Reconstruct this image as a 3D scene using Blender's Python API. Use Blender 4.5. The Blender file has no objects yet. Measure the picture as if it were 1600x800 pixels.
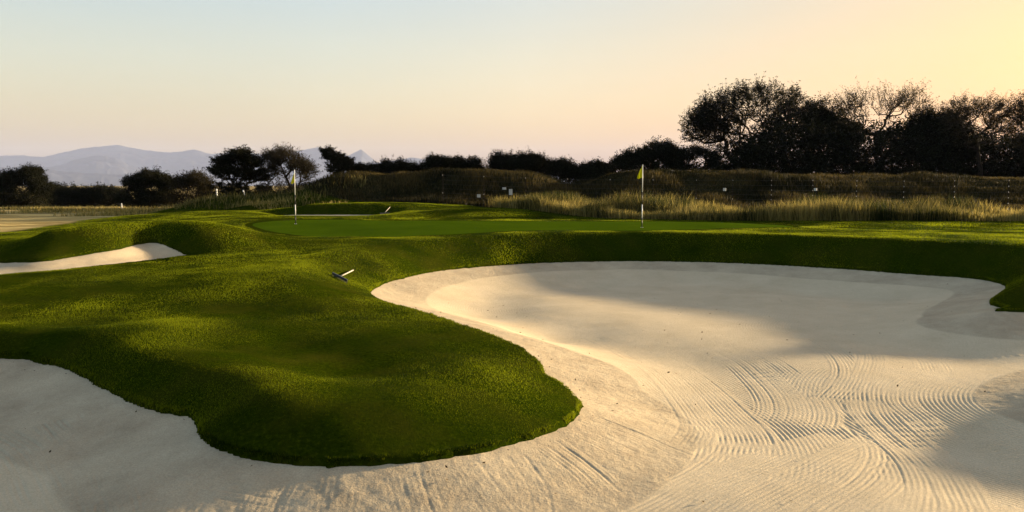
import bpy, math, random
import numpy as np
from mathutils import Vector, Matrix

random.seed(7); RNG = np.random.default_rng(7)
R = math.radians
scene = bpy.context.scene
C = scene.collection

# ------------------------------------------------------------------ camera, sky, sun, exposure
H = 1.5; F = 1300.0; PITCH = math.atan(110.0/1300.0)
cam = bpy.data.cameras.new("camera"); cam_ob = bpy.data.objects.new("camera", cam); C.objects.link(cam_ob)
cam.sensor_width = 36.0; cam.lens = 36.0*F/1600.0
cam_ob.location = (0, 0, H); cam_ob.rotation_euler = (math.pi/2-PITCH, 0, 0)
cam.clip_start = 0.1; cam.clip_end = 90000
scene.camera = cam_ob

SUN_AZ, SUN_EL = 66.0, 8.0            # azimuth to the right of the view direction (+Y)
world = bpy.data.worlds.new("World"); scene.world = world; world.use_nodes = True
wn = world.node_tree; wn.nodes.clear()
w_out = wn.nodes.new("ShaderNodeOutputWorld"); bg = wn.nodes.new("ShaderNodeBackground")
sky = wn.nodes.new("ShaderNodeTexSky"); sky.sky_type = 'NISHITA'; sky.sun_disc = False
sky.sun_elevation = R(SUN_EL); sky.sun_rotation = R(SUN_AZ)
sky.altitude = 0; sky.air_density = 1.0; sky.dust_density = 3.0; sky.ozone_density = 1.0
# warmer towards the sun; overhead brightened, an added fill light for shaded ground
tcw = wn.nodes.new("ShaderNodeTexCoord"); sepw = wn.nodes.new("ShaderNodeSeparateXYZ"); wn.links.new(tcw.outputs['Generated'], sepw.inputs[0])
dotw = wn.nodes.new("ShaderNodeVectorMath"); dotw.operation = 'DOT_PRODUCT'; wn.links.new(tcw.outputs['Generated'], dotw.inputs[0])
dotw.inputs[1].default_value = (math.sin(R(SUN_AZ)), math.cos(R(SUN_AZ)), 0)
def wramp(src, stops):
    r = wn.nodes.new("ShaderNodeValToRGB"); e = r.color_ramp.elements
    while len(e) < len(stops): e.new(.5)
    for el, (p, c) in zip(e, stops): el.position = p; el.color = (*c, 1)
    wn.links.new(src, r.inputs[0]); return r.outputs[0]
def wmul(a, b):
    m = wn.nodes.new("ShaderNodeMix"); m.data_type = 'RGBA'; m.blend_type = 'MULTIPLY'; m.inputs[0].default_value = 1
    wn.links.new(a, m.inputs[6]); wn.links.new(b, m.inputs[7]); return m.outputs[2]
SKY_SUN = [(0, (1.0, 1.0, 1.0)), (.2, (.98, .98, .98)), (.42, (.90, .86, .82)), (.65, (.66, .59, .51)), (.84, (.455, .385, .27)), (1, (.41, .34, .25))]
SKY_UP = [(0, (1.03, .80, .65)), (.08, (1.03, .82, .66)), (.16, (1.02, .87, .75)), (.24, (.99, .92, .87)), (.4, (1.05, 1.0, .97)), (1, (1.25, 1.16, 1.06))]
skc = wmul(wmul(sky.outputs[0], wramp(dotw.outputs['Value'], SKY_SUN)), wramp(sepw.outputs[2], SKY_UP))
mapw = wn.nodes.new("ShaderNodeMapping"); mapw.inputs['Scale'].default_value = (1.6, 1.6, 13); wn.links.new(tcw.outputs['Generated'], mapw.inputs[0])
nzw = wn.nodes.new("ShaderNodeTexNoise"); nzw.inputs['Scale'].default_value = 1.4; nzw.inputs['Detail'].default_value = 5; wn.links.new(mapw.outputs[0], nzw.inputs['Vector'])
skc = wmul(skc, wramp(nzw.outputs['Fac'], [(.3, (.955, .955, .965)), (.7, (1, 1, 1))]))     # thin uneven haze in the air
wn.links.new(skc, bg.inputs[0]); wn.links.new(bg.outputs[0], w_out.inputs[0])
bg.inputs[1].default_value = 0.078

sun = bpy.data.lights.new("sun", 'SUN'); sun.energy = 4.1; sun.angle = R(2.5); sun.color = (1.0, 0.78, 0.48)
sun_ob = bpy.data.objects.new("sun", sun); C.objects.link(sun_ob)
SD = Vector((math.sin(R(SUN_AZ))*math.cos(R(SUN_EL)), math.cos(R(SUN_AZ))*math.cos(R(SUN_EL)), math.sin(R(SUN_EL))))
sun_ob.rotation_euler = SD.to_track_quat('Z', 'Y').to_euler(); sun_ob.location = (60, 30, 20)

vs = scene.view_settings
vs.view_transform = 'Standard'; vs.look = 'None'; vs.gamma = 1.0; vs.use_curve_mapping = False
vs.exposure = 2.48
scene.render.engine = 'CYCLES'
cy = scene.cycles
cy.max_bounces = 8; cy.diffuse_bounces = 3; cy.transmission_bounces = 4; cy.volume_bounces = 1; cy.transparent_max_bounces = 8
cy.use_denoising = True
try: cy.denoiser = 'OPENIMAGEDENOISE'
except Exception: pass
cy.sample_clamp_indirect = 4.0

# ------------------------------------------------------------------ small helpers
FW = np.array([0, math.cos(PITCH), -math.sin(PITCH)]); UP = np.array([0, math.sin(PITCH), math.cos(PITCH)]); RT = np.array([1.0, 0, 0])
def ray(px, py): return FW*F + RT*(px-800.0) + UP*(400.0-py)
def P(px, py, z):                      # world point at height z
    r = ray(px, py); t = (z-H)/r[2]; return (r[0]*t, r[1]*t, z)
def PD(px, py, Y):                     # world point at depth Y
    r = ray(px, py); t = Y/r[1]; return (r[0]*t, Y, H+r[2]*t)
def XD(px, Y): return (px-800.0)/F*Y

def sstep(a, b, x):
    t = np.clip((x-a)/(b-a), 0, 1); return t*t*(3-2*t)
_tab = np.random.default_rng(3).random((256, 256)).astype(np.float32)
def vnoise(x, y):
    xi = np.floor(x).astype(np.int64); yi = np.floor(y).astype(np.int64)
    fx = x-xi; fy = y-yi; fx = fx*fx*(3-2*fx); fy = fy*fy*(3-2*fy)
    a = _tab[xi & 255, yi & 255]; b = _tab[(xi+1) & 255, yi & 255]; c = _tab[xi & 255, (yi+1) & 255]; d = _tab[(xi+1) & 255, (yi+1) & 255]
    return (a*(1-fx)+b*fx)*(1-fy) + (c*(1-fx)+d*fx)*fy - 0.5
def fbm(x, y, n=4):
    s = 0; a = 1.0
    for k in range(n):
        s = s + a*vnoise(x*2**k+17.3*k, y*2**k+5.1*k); a *= .5
    return s

class TPS:
    def __init__(self, pts, vals, lam=1e-3):
        self.p = np.asarray(pts, float); n = len(self.p)
        K = self._k(self.p); K[np.arange(n), np.arange(n)] += lam
        Q = np.c_[np.ones(n), self.p]
        A = np.block([[K, Q], [Q.T, np.zeros((3, 3))]])
        s = np.linalg.solve(A, np.r_[vals, 0, 0, 0]); self.w = s[:n]; self.a = s[n:]
    def _k(self, x):
        d2 = ((x[:, None, :]-self.p[None])**2).sum(-1)
        return 0.5*d2*np.log(d2+1e-9)
    def __call__(self, x, y):
        sh = np.shape(x); q = np.c_[np.ravel(x), np.ravel(y)]; out = np.empty(len(q))
        for i in range(0, len(q), 20000):
            c = q[i:i+20000]; out[i:i+20000] = self._k(c) @ self.w + self.a[0] + c @ self.a[1:]
        return out.reshape(sh)

def catmull(p, n=6, closed=True):
    p = np.asarray(p, float); N = len(p); out = []
    for i in range(N if closed else N-1):
        a, b, c, d = (p[(i-1) % N], p[i], p[(i+1) % N], p[(i+2) % N]) if closed else (p[max(i-1, 0)], p[i], p[i+1], p[min(i+2, N-1)])
        for k in range(n):
            t = k/n
            out.append(.5*((2*b)+(-a+c)*t+(2*a-5*b+4*c-d)*t*t+(-a+3*b-3*c+d)*t**3))
    if not closed: out.append(p[-1])
    return np.array(out)

class SDF:                             # signed distance to a closed outline, positive outside; sampled grid + direct
    def __init__(self, poly):
        self.p = np.asarray(poly, float)[:, :2]
    def __call__(self, x, y):
        sh = np.shape(x); q = np.c_[np.ravel(x), np.ravel(y)]; out = np.empty(len(q))
        a = self.p; b = np.roll(a, -1, 0); ab = b-a; L = (ab**2).sum(1)+1e-12
        for i in range(0, len(q), 20000):
            c = q[i:i+20000]; ap = c[:, None]-a[None]
            t = np.clip((ap*ab).sum(-1)/L, 0, 1)
            d = ((ap-t[..., None]*ab)**2).sum(-1).min(1)**.5
            cond = (a[None, :, 1] > c[:, None, 1]) != (b[None, :, 1] > c[:, None, 1])
            xs = a[None, :, 0]+(c[:, None, 1]-a[None, :, 1])*ab[None, :, 0]/np.where(ab[None, :, 1] == 0, 1e-12, ab[None, :, 1])
            ins = ((cond & (c[:, None, 0] < xs)).sum(1) % 2) == 1
            out[i:i+20000] = np.where(ins, -d, d)
        return out.reshape(sh)

class GridFn:                          # bilinear lookup of an expensive function
    def __init__(self, fn, x0, x1, y0, y1, h):
        self.x0, self.y0, self.h = x0, y0, h
        gx, gy = np.arange(x0, x1+h, h), np.arange(y0, y1+h, h)
        self.g = fn(*np.meshgrid(gx, gy, indexing='ij'))
    def __call__(self, x, y):
        u = np.clip((np.asarray(x)-self.x0)/self.h, 0, self.g.shape[0]-1.001); v = np.clip((np.asarray(y)-self.y0)/self.h, 0, self.g.shape[1]-1.001)
        i = u.astype(int); j = v.astype(int); fu = u-i; fv = v-j; g = self.g
        return (g[i, j]*(1-fu)+g[i+1, j]*fu)*(1-fv)+(g[i, j+1]*(1-fu)+g[i+1, j+1]*fu)*fv

class CubicFn:                         # bicubic lookup of a smooth expensive function
    def __init__(self, fn, x0, x1, y0, y1, h):
        self.b = (x0, x1, y0, y1); self.x0, self.y0, self.h = x0-2*h, y0-2*h, h
        gx, gy = np.arange(x0-2*h, x1+3*h, h), np.arange(y0-2*h, y1+3*h, h)
        self.g = fn(*np.meshgrid(gx, gy, indexing='ij'))
    def __call__(self, x, y):
        u = np.clip((x-self.x0)/self.h, 1, self.g.shape[0]-2.001); v = np.clip((y-self.y0)/self.h, 1, self.g.shape[1]-2.001)
        i = u.astype(int); j = v.astype(int); fu = u-i; fv = v-j
        wf = lambda t: (-.5*t+t*t-.5*t**3, 1-2.5*t*t+1.5*t**3, .5*t+2*t*t-1.5*t**3, -.5*t*t+.5*t**3)
        A, B = wf(fu), wf(fv); out = 0
        for a in range(4):
            r = 0
            for b in range(4): r = r+self.g[i+a-1, j+b-1]*B[b]
            out = out+A[a]*r
        return out

def mesh_np(name, V, faces, mat, parent=None, smooth=False, attrs=None, nv=3):
    me = bpy.data.meshes.new(name); V = np.asarray(V, np.float32); faces = np.asarray(faces, np.int32)
    me.vertices.add(len(V)); me.vertices.foreach_set('co', V.ravel())
    me.loops.add(faces.size); me.loops.foreach_set('vertex_index', faces.ravel())
    k = faces.shape[1]; me.polygons.add(len(faces)); me.polygons.foreach_set('loop_start', np.arange(len(faces), dtype=np.int32)*k)
    try: me.polygons.foreach_set('loop_total', np.full(len(faces), k, np.int32))
    except Exception: pass
    if smooth: me.polygons.foreach_set('use_smooth', np.ones(len(faces), bool))
    for an, av in (attrs or {}).items():
        at = me.attributes.new(an, 'FLOAT', 'POINT'); at.data.foreach_set('value', np.asarray(av, np.float32).ravel())
    me.update(calc_edges=True)
    me.materials.append(mat)
    o = bpy.data.objects.new(name, me); C.objects.link(o)
    if parent: o.parent = parent
    return o
def grid_mesh(name, X, Y, Z, keep, mat, attrs=None):
    nx, ny = X.shape; idx = np.arange(nx*ny).reshape(nx, ny)
    f = np.stack([idx[:-1, :-1], idx[1:, :-1], idx[1:, 1:], idx[:-1, 1:]], -1).reshape(-1, 4)
    if keep is not None:
        k = keep.ravel(); f = f[k[f].any(1)]
    used = np.zeros(nx*ny, bool); used[f.ravel()] = True; rm = np.cumsum(used)-1
    V = np.c_[X.ravel(), Y.ravel(), Z.ravel()][used]
    at = {n: np.asarray(v).ravel()[used] for n, v in (attrs or {}).items()}
    return mesh_np(name, V, rm[f], mat, None, True, at)
def tag(o, label=None, cat=None, group=None, kind=None):
    if label: o['label'] = label
    if cat: o['category'] = cat
    if group: o['group'] = group
    if kind: o['kind'] = kind
    return o
def empty(name, loc, rz=0.0):
    o = bpy.data.objects.new(name, None); C.objects.link(o); o.location = loc; o.rotation_euler = (0, 0, rz); o.empty_display_size = .2
    return o
class MB:                              # collects boxes, tubes, lathes for one mesh
    def __init__(s): s.v = []; s.f = []
    def tube(s, pts, rad, n=8, cap=True):
        pts = [Vector(p) for p in pts]; rad = rad if hasattr(rad, '__len__') else [rad]*len(pts); b = len(s.v)
        up = Vector((0, 0, 1)); prev = None
        for i, p in enumerate(pts):
            t = (pts[min(i+1, len(pts)-1)]-pts[max(i-1, 0)]).normalized()
            x = prev if prev is not None else (up.cross(t) if abs(t.z) < .95 else Vector((1, 0, 0)))
            x = (x-t*x.dot(t)).normalized(); y = t.cross(x); prev = x
            for k in range(n):
                a = 2*math.pi*k/n; s.v.append(tuple(p+(x*math.cos(a)+y*math.sin(a))*rad[i]))
        for i in range(len(pts)-1):
            for k in range(n):
                s.f.append((b+i*n+k, b+i*n+(k+1) % n, b+(i+1)*n+(k+1) % n, b+(i+1)*n+k))
        if cap:
            s.f.append(tuple(b+k for k in range(n))[::-1]); s.f.append(tuple(b+(len(pts)-1)*n+k for k in range(n)))
    def box(s, c, sx, sy, sz, m=None):
        b = len(s.v); m = m or Matrix.Identity(3)
        for dx in (-.5, .5):
            for dy in (-.5, .5):
                for dz in (-.5, .5): s.v.append(tuple(Vector(c)+m @ Vector((dx*sx, dy*sy, dz*sz))))
        for q in ((0, 1, 3, 2), (4, 6, 7, 5), (0, 4, 5, 1), (2, 3, 7, 6), (0, 2, 6, 4), (1, 5, 7, 3)): s.f.append(tuple(b+i for i in q))
    def build(s, name, mat, parent=None, smooth=False):
        me = bpy.data.meshes.new(name); me.from_pydata(s.v, [], s.f); me.update(); me.materials.append(mat)
        if smooth: me.polygons.foreach_set('use_smooth', [True]*len(me.polygons))
        o = bpy.data.objects.new(name, me); C.objects.link(o)
        if parent: o.parent = parent
        return o

# ------------------------------------------------------------------ materials
def new_mat(name):
    m = bpy.data.materials.new(name); m.use_nodes = True; nt = m.node_tree; nt.nodes.clear()
    return m, nt, nt.nodes, nt.links
def N(ns, t, **kw):
    n = ns.new(t)
    for k, v in kw.items():
        if hasattr(n, k): setattr(n, k, v)
        else: n.inputs[k].default_value = v
    return n
def noise(ns, ls, scale, detail=4, rough=.55, vec=None):
    n = N(ns, 'ShaderNodeTexNoise'); n.inputs['Scale'].default_value = scale; n.inputs['Detail'].default_value = detail; n.inputs['Roughness'].default_value = rough
    if vec is not None: ls.new(vec, n.inputs['Vector'])
    return n.outputs['Fac']
def ramp(ns, ls, fac, stops):
    r = N(ns, 'ShaderNodeValToRGB'); e = r.color_ramp.elements
    while len(e) < len(stops): e.new(.5)
    for el, (p, c) in zip(e, stops): el.position = p; el.color = (*c, 1)
    ls.new(fac, r.inputs[0]); return r.outputs[0]
def mixc(ns, ls, fac, a, b, mode='MIX'):
    m = N(ns, 'ShaderNodeMix'); m.data_type = 'RGBA'; m.blend_type = mode
    for s, v in ((m.inputs[0], fac), (m.inputs[6], a), (m.inputs[7], b)):
        if hasattr(v, 'default_value') or hasattr(v, 'is_linked'): ls.new(v, s)
        else: s.default_value = v if not hasattr(v, '__len__') else (*v, 1)
    return m.outputs[2]
def math_(ns, ls, op, a, b=0.0, clamp=False):
    m = N(ns, 'ShaderNodeMath'); m.operation = op; m.use_clamp = clamp
    for s, v in ((m.inputs[0], a), (m.inputs[1], b)):
        if hasattr(v, 'is_linked'): ls.new(v, s)
        else: s.default_value = v
    return m.outputs[0]
def attr(ns, name):
    a = ns.new('ShaderNodeAttribute'); a.attribute_name = name; return a.outputs['Fac']
def principled(name, col, rough=.6, spec=.3, var=0.0, vscale=8, metallic=0.0, bump=0.0, bscale=40):
    m, nt, ns, ls = new_mat(name); o = N(ns, 'ShaderNodeOutputMaterial'); b = N(ns, 'ShaderNodeBsdfPrincipled')
    b.inputs['Roughness'].default_value = rough; b.inputs['Specular IOR Level'].default_value = spec; b.inputs['Metallic'].default_value = metallic
    tc = N(ns, 'ShaderNodeTexCoord')
    c2 = tuple(max(0, c*(1-var)) for c in col)
    ls.new(ramp(ns, ls, noise(ns, ls, vscale, 4, .6, tc.outputs['Object']), [(.3, c2), (.7, col)]), b.inputs['Base Color'])
    if bump:
        bp = N(ns, 'ShaderNodeBump'); bp.inputs['Strength'].default_value = bump; bp.inputs['Distance'].default_value = .01
        ls.new(noise(ns, ls, bscale, 3, .6, tc.outputs['Object']), bp.inputs['Height']); ls.new(bp.outputs[0], b.inputs['Normal'])
    ls.new(b.outputs[0], o.inputs[0]); return m
def leafy(name, dark, light, trans=.35, tcol=None, rough=.7, spec=.06):
    """thin blades and leaves: diffuse + translucent, colour per blade from the 'tint' attribute"""
    m, nt, ns, ls = new_mat(name); o = N(ns, 'ShaderNodeOutputMaterial')
    col = mixc(ns, ls, attr(ns, 'tint'), dark, light)
    d = N(ns, 'ShaderNodeBsdfPrincipled'); ls.new(col, d.inputs['Base Color']); d.inputs['Roughness'].default_value = rough; d.inputs['Specular IOR Level'].default_value = spec
    t = N(ns, 'ShaderNodeBsdfTranslucent')
    if tcol: ls.new(mixc(ns, ls, .8, col, tcol, 'MULTIPLY'), t.inputs[0])
    else: ls.new(col, t.inputs[0])
    mx = N(ns, 'ShaderNodeMixShader'); mx.inputs[0].default_value = trans
    ls.new(d.outputs[0], mx.inputs[1]); ls.new(t.outputs[0], mx.inputs[2]); ls.new(mx.outputs[0], o.inputs[0]); return m

def ground_mat():
    m, nt, ns, ls = new_mat("turf"); o = N(ns, 'ShaderNodeOutputMaterial'); b = N(ns, 'ShaderNodeBsdfPrincipled')
    geo = N(ns, 'ShaderNodeNewGeometry'); pos = geo.outputs['Position']
    fine = noise(ns, ls, 22, 6, .7, pos); mid = noise(ns, ls, 1.3, 5, .6, pos); big = noise(ns, ls, .22, 3, .5, pos)
    g1 = ramp(ns, ls, fine, [(.3, (.006, .011, .0006)), (.55, (.018, .028, .001)), (.75, (.045, .058, .002))])
    g2 = mixc(ns, ls, math_(ns, ls, 'MULTIPLY', math_(ns, ls, 'SUBTRACT', mid, .42, True), 2.2, True), g1, (.04, .038, .004))
    g3 = mixc(ns, ls, ramp(ns, ls, big, [(.4, (0, 0, 0)), (.65, (.35,)*3)]), g2, (.010, .022, .001))
    rough = ramp(ns, ls, noise(ns, ls, 2.5, 6, .7, pos), [(.3, (.008, .008, .003)), (.55, (.022, .020, .008)), (.75, (.05, .04, .017))])
    st = N(ns, 'ShaderNodeMapping'); st.inputs['Scale'].default_value = (.05, .25, .05); ls.new(pos, st.inputs[0])
    field = ramp(ns, ls, noise(ns, ls, 3.0, 6, .65, st.outputs[0]), [(.3, (.08, .06, .022)), (.45, (.28, .205, .08)), (.62, (.48, .37, .16))])
    c = mixc(ns, ls, attr(ns, 'rough_mask'), g3, rough); c = mixc(ns, ls, attr(ns, 'field_mask'), c, field)
    ls.new(c, b.inputs['Base Color']); b.inputs['Roughness'].default_value = .85; b.inputs['Specular IOR Level'].default_value = 0
    bp = N(ns, 'ShaderNodeBump'); bp.inputs['Strength'].default_value = .8; bp.inputs['Distance'].default_value = .02
    ls.new(noise(ns, ls, 45, 5, .7, pos), bp.inputs['Height']); ls.new(bp.outputs[0], b.inputs['Normal'])
    ls.new(b.outputs[0], o.inputs[0]); return m
def green_mat():
    m, nt, ns, ls = new_mat("putting_turf"); o = N(ns, 'ShaderNodeOutputMaterial'); b = N(ns, 'ShaderNodeBsdfPrincipled')
    pos = N(ns, 'ShaderNodeNewGeometry').outputs['Position']
    c = ramp(ns, ls, noise(ns, ls, .5, 5, .6, pos), [(.3, (.034, .058, .002)), (.7, (.058, .088, .003))])
    c = mixc(ns, ls, .5, c, ramp(ns, ls, noise(ns, ls, 30, 4, .7, pos), [(.3, (.012, .034, .001)), (.7, (.06, .10, .005))]))
    ls.new(c, b.inputs['Base Color']); b.inputs['Roughness'].default_value = .8; b.inputs['Specular IOR Level'].default_value = 0
    bp = N(ns, 'ShaderNodeBump'); bp.inputs['Strength'].default_value = .5; bp.inputs['Distance'].default_value = .008
    ls.new(noise(ns, ls, 80, 4, .7, pos), bp.inputs['Height']); ls.new(bp.outputs[0], b.inputs['Normal'])
    ls.new(b.outputs[0], o.inputs[0]); return m
def sand_mat():
    m, nt, ns, ls = new_mat("bunker_sand"); o = N(ns, 'ShaderNodeOutputMaterial'); b = N(ns, 'ShaderNodeBsdfPrincipled')
    pos = N(ns, 'ShaderNodeNewGeometry').outputs['Position']
    c = ramp(ns, ls, noise(ns, ls, 1.1, 6, .65, pos), [(.3, (.50, .408, .275)), (.7, (.60, .495, .342))])
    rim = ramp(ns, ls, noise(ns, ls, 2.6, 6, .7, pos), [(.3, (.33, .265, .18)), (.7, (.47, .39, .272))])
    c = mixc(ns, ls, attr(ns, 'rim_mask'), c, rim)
    grain = ramp(ns, ls, noise(ns, ls, 60, 4, .75, pos), [(.3, (.70,)*3), (.6, (1.0,)*3)])
    c = mixc(ns, ls, 1.0, c, grain, 'MULTIPLY')
    ls.new(c, b.inputs['Base Color']); b.inputs['Roughness'].default_value = .95; b.inputs['Specular IOR Level'].default_value = .05
    hgt = math_(ns, ls, 'ADD', noise(ns, ls, 55, 5, .7, pos), math_(ns, ls, 'MULTIPLY', math_(ns, ls, 'MULTIPLY', noise(ns, ls, 16, 4, .7, pos), 2.2), attr(ns, 'rim_mask')))
    bp = N(ns, 'ShaderNodeBump'); bp.inputs['Strength'].default_value = .55; bp.inputs['Distance'].default_value = .012
    ls.new(hgt, bp.inputs['Height']); ls.new(bp.outputs[0], b.inputs['Normal'])
    ls.new(b.outputs[0], o.inputs[0]); return m
M_TURF = ground_mat(); M_GREEN = green_mat(); M_SAND = sand_mat()
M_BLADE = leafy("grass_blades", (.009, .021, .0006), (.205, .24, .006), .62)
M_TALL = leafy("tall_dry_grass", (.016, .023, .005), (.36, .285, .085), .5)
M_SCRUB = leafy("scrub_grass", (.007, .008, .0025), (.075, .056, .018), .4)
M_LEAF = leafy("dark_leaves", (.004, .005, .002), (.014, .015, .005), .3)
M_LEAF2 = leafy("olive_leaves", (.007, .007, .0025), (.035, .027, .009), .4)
M_BARK = principled("bark", (.03, .023, .016), .9, .1, .5, 6)
M_WHITE = principled("white_paint", (.80, .79, .75), .45, .4, .06, 5)
M_BLACK = principled("black_paint", (.012, .012, .012), .5, .4, .2, 5)
M_FLAG = leafy("yellow_flag_cloth", (.50, .52, .02), (.68, .66, .03), .45)
M_METAL = principled("weathered_steel", (.035, .032, .03), .55, .4, .3, 5, .6)
M_WOOD = principled("pale_wood", (.36, .325, .27), .7, .2, .2, 20)
M_POST = principled('dark_post', (.022, .018, .014), .95, 0, .4, 6)
M_INSUL = principled('aged_porcelain', (.46, .44, .40), .4, .4, .2, 5)
M_SOIL = principled("cup_liner", (.7, .7, .68), .6)

# ------------------------------------------------------------------ terrain: outlines and heights
def pl(lst): return [P(*q) for q in lst]
vis = [(0,560,-.78),(60,566,-.80),(110,578,-.82),(150,598,-.84),(200,625,-.86),(250,642,-.88),(300,655,-.90),(318,685,-.91),(360,708,-.92),
       (450,725,-.95),(560,726,-.95),(700,713,-.95),(800,693,-.95),(870,670,-.95),(898,652,-.95),(905,634,-.95),(888,612,-.92),(852,590,-.86),(838,567,-.80),
       (800,540,-.74),(720,510,-.68),(650,488,-.68),(600,474,-.71),(578,462,-.74),(585,450,-.76),(620,437,-.74),(680,424,-.74),(760,416,-.75),
       (860,410,-.75),(1000,408,-.75),(1150,411,-.75),(1300,419,-.75),(1420,428,-.75),(1510,434,-.75),(1560,442,-.75),(1573,452,-.75),(1556,465,-.75),
       (1548,474,-.75),(1575,483,-.75),(1600,487,-.75)]
face = {}                              # rise and run of the grass face along the outline
def hw(px, py, i):
    n = len(vis)
    if i <= 8: return np.interp(i, [0, 3, 6, 8], [.21, .28, .32, .32]), np.interp(i, [0, 3, 6, 8], [.30, .40, .58, .66])
    if i <= 13: return np.interp(i, [9, 13], [.31, .24]), np.interp(i, [9, 13], [.8, 1.05])
    if i <= 17: return np.interp(i, [13, 15, 17], [.24, .24, .16]), 1.0
    if i <= 21: return np.interp(i, [17, 18.5, 21], [.14, .04, .03]), np.interp(i, [17, 18.5, 21], [.9, 1.3, 1.3])
    if i <= 25: return np.interp(i, [21, 23, 25], [.05, .46, .55]), np.interp(i, [21, 23, 25], [1.3, 1.5, 1.4])
    if i <= 28: return np.interp(i, [25, 28], [.55, .73]), np.interp(i, [25, 28], [1.5, 1.25])
    if i <= 34: return np.interp(i, [28, 34], [.75, .72]), 1.2
    return .66, 1.3
E = []; 
for i, q in enumerate(vis):
    h_, w_ = hw(q[0], q[1], i); E.append((*P(*q), h_, w_))
off = [(15.5,14.6,-.75,.5,1.2),(17,13.2,-.75,.5,1.2),(15,11.8,-.8,.4,1.2),(11,11.6,-.85,.4,1.0),(8.6,11.0,-.9,.30,.9),(7.15,10.1,-.92,.26,.8),(6.85,9.3,-.92,.26,.8),(7.4,8.5,-.92,.26,.8),(9.2,7.9,-.9,.34,1.0),
       (12,7.2,-.9,.4,1.0),(13,5.8,-.9,.5,1.2),(10,4.4,-.85,.6,1.4),(5.5,3.5,-.8,.6,1.5),(1,2.9,-.75,.6,1.6),(-4,3.0,-.8,.6,1.5),(-8.5,4.0,-.85,.6,1.4),(-11.5,6.2,-.85,.5,1.2),(-12,9,-.82,.35,.8),(-9.8,10.8,-.8,.25,.5)]
E = np.array(E+[tuple(o) for o in off])
EF = catmull(E, 6)                     # dense outline with z, h, w
sdf_main = SDF(EF)
# left far bunker and middle far bunker
LB = np.array([(*P(-60,416,-.36),.38,2.3),(*P(0,411,-.32),.42,2.3),(*P(60,409,-.28),.45,1.9),(*P(120,401,-.22),.50,1.2),(*P(180,390,-.11),.46,.75),(*P(235,379,-.02),.44,.65),(*P(264,386,-.11),.50,1.0),(*P(288,397,-.27),.52,1.3),
      (*P(294,402,-.34),.36,1.2),(*P(250,407,-.40),.06,.8),(*P(200,413,-.42),.05,.8),(*P(100,424,-.45),.05,.8),(*P(0,433,-.48),.05,.8),(*P(-70,440,-.5),.05,.8)])
LBF = catmull(LB, 8); sdf_left = SDF(LBF)
MBk = np.array([(*P(430,336.6,-.14),.2,1.2),(*P(470,335.6,-.12),.46,1.0),(*P(530,335.3,-.11),.54,1.0),(*P(585,335.6,-.12),.54,1.0),(*P(600,336.8,-.13),.3,1.5),(*P(570,338.6,.03),.02,.8),(*P(500,338.8,.03),.02,.8),(*P(445,338.4,.02),.02,.8)])
MBF = catmull(MBk, 8); sdf_mid = SDF(MBF)
BUNK = [(EF, sdf_main), (LBF, sdf_left), (MBF, sdf_mid)]

def base(x, y):                        # the lie of the land away from the hand-shaped part
    x = np.asarray(x, float); y = np.asarray(y, float)
    z = -.05 - .55*sstep(-6, -22, x)*sstep(34, 48, y) - 1.0*sstep(70, 140, y)*sstep(-5, -40, x)
    # dune ridges behind the fence
    wob = 1.8*vnoise(x*.07, y*.05)
    rid = lambda c, s: np.exp(-((y-c-wob)/s)**2)
    hA = 2.35*sstep(-16, -9.5, x)*(1-sstep(1.5, 5.5, x))*(1+.10*vnoise(x*.28+4, y*.2))+.35*np.exp(-((x+1.5)/3)**2)
    hB = 2.45*sstep(1.5, 8, x)*(1-.12*sstep(14, 22, x))*(1+.12*vnoise(x*.22+9, y*.2))
    z = z + np.where(y < 60, 1, 1)*(hA*rid(60, 5.0)+hB*rid(60, 6.0))
    plat = sstep(60, 70, y)*(1.5*sstep(-25, -8, x))*(1-sstep(180, 400, y))
    z = z + plat*(1-np.maximum(rid(60, 5), 0)*.8)
    z = z + .5*sstep(-16, -24, x)*0 + .10*fbm(x*.15, y*.15, 3)*sstep(36, 46, y)
    z = z + 1.35*np.exp(-((y-58)/4.5)**2)*sstep(-27, -19, x)*(1-sstep(-14, -9, x))
    return z*(1-sstep(500, 3000, np.hypot(x, y)))+(-1.0)*sstep(500, 3000, np.hypot(x, y))

gp, gv = [], []
def addg(p): gp.append((p[0], p[1])); gv.append(p[2])
def outward(poly):
    t = np.roll(poly[:, :2], -1, 0)-np.roll(poly[:, :2], 1, 0); t /= np.linalg.norm(t, axis=1)[:, None]
    n = np.c_[t[:, 1], -t[:, 0]]; return n
for bi, (poly, sd) in enumerate(BUNK):
    n = outward(poly)
    if sd(poly[3:4, 0]+n[3:4, 0]*.05, poly[3:4, 1]+n[3:4, 1]*.05)[0] < 0: n = -n
    acc = 1e9
    for i in range(len(poly)):
        if i: acc += np.linalg.norm(poly[i, :2]-poly[i-1, :2])
        step = .42 if bi == 0 else .6
        if acc < step: continue
        acc = 0; x, y, z, h, w = poly[i]
        addg((x, y, z+.05))
        for fr, fh in ((.5, .55), (1.0, .99), (1.3, 1.0)):
            q = (x+n[i, 0]*w*fr, y+n[i, 1]*w*fr)
            if all(s(np.array([q[0]]), np.array([q[1]]))[0] > w*fr*.85 for _, s in BUNK[bi:bi+1]): addg((*q, z+.05+h*fh))
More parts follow.
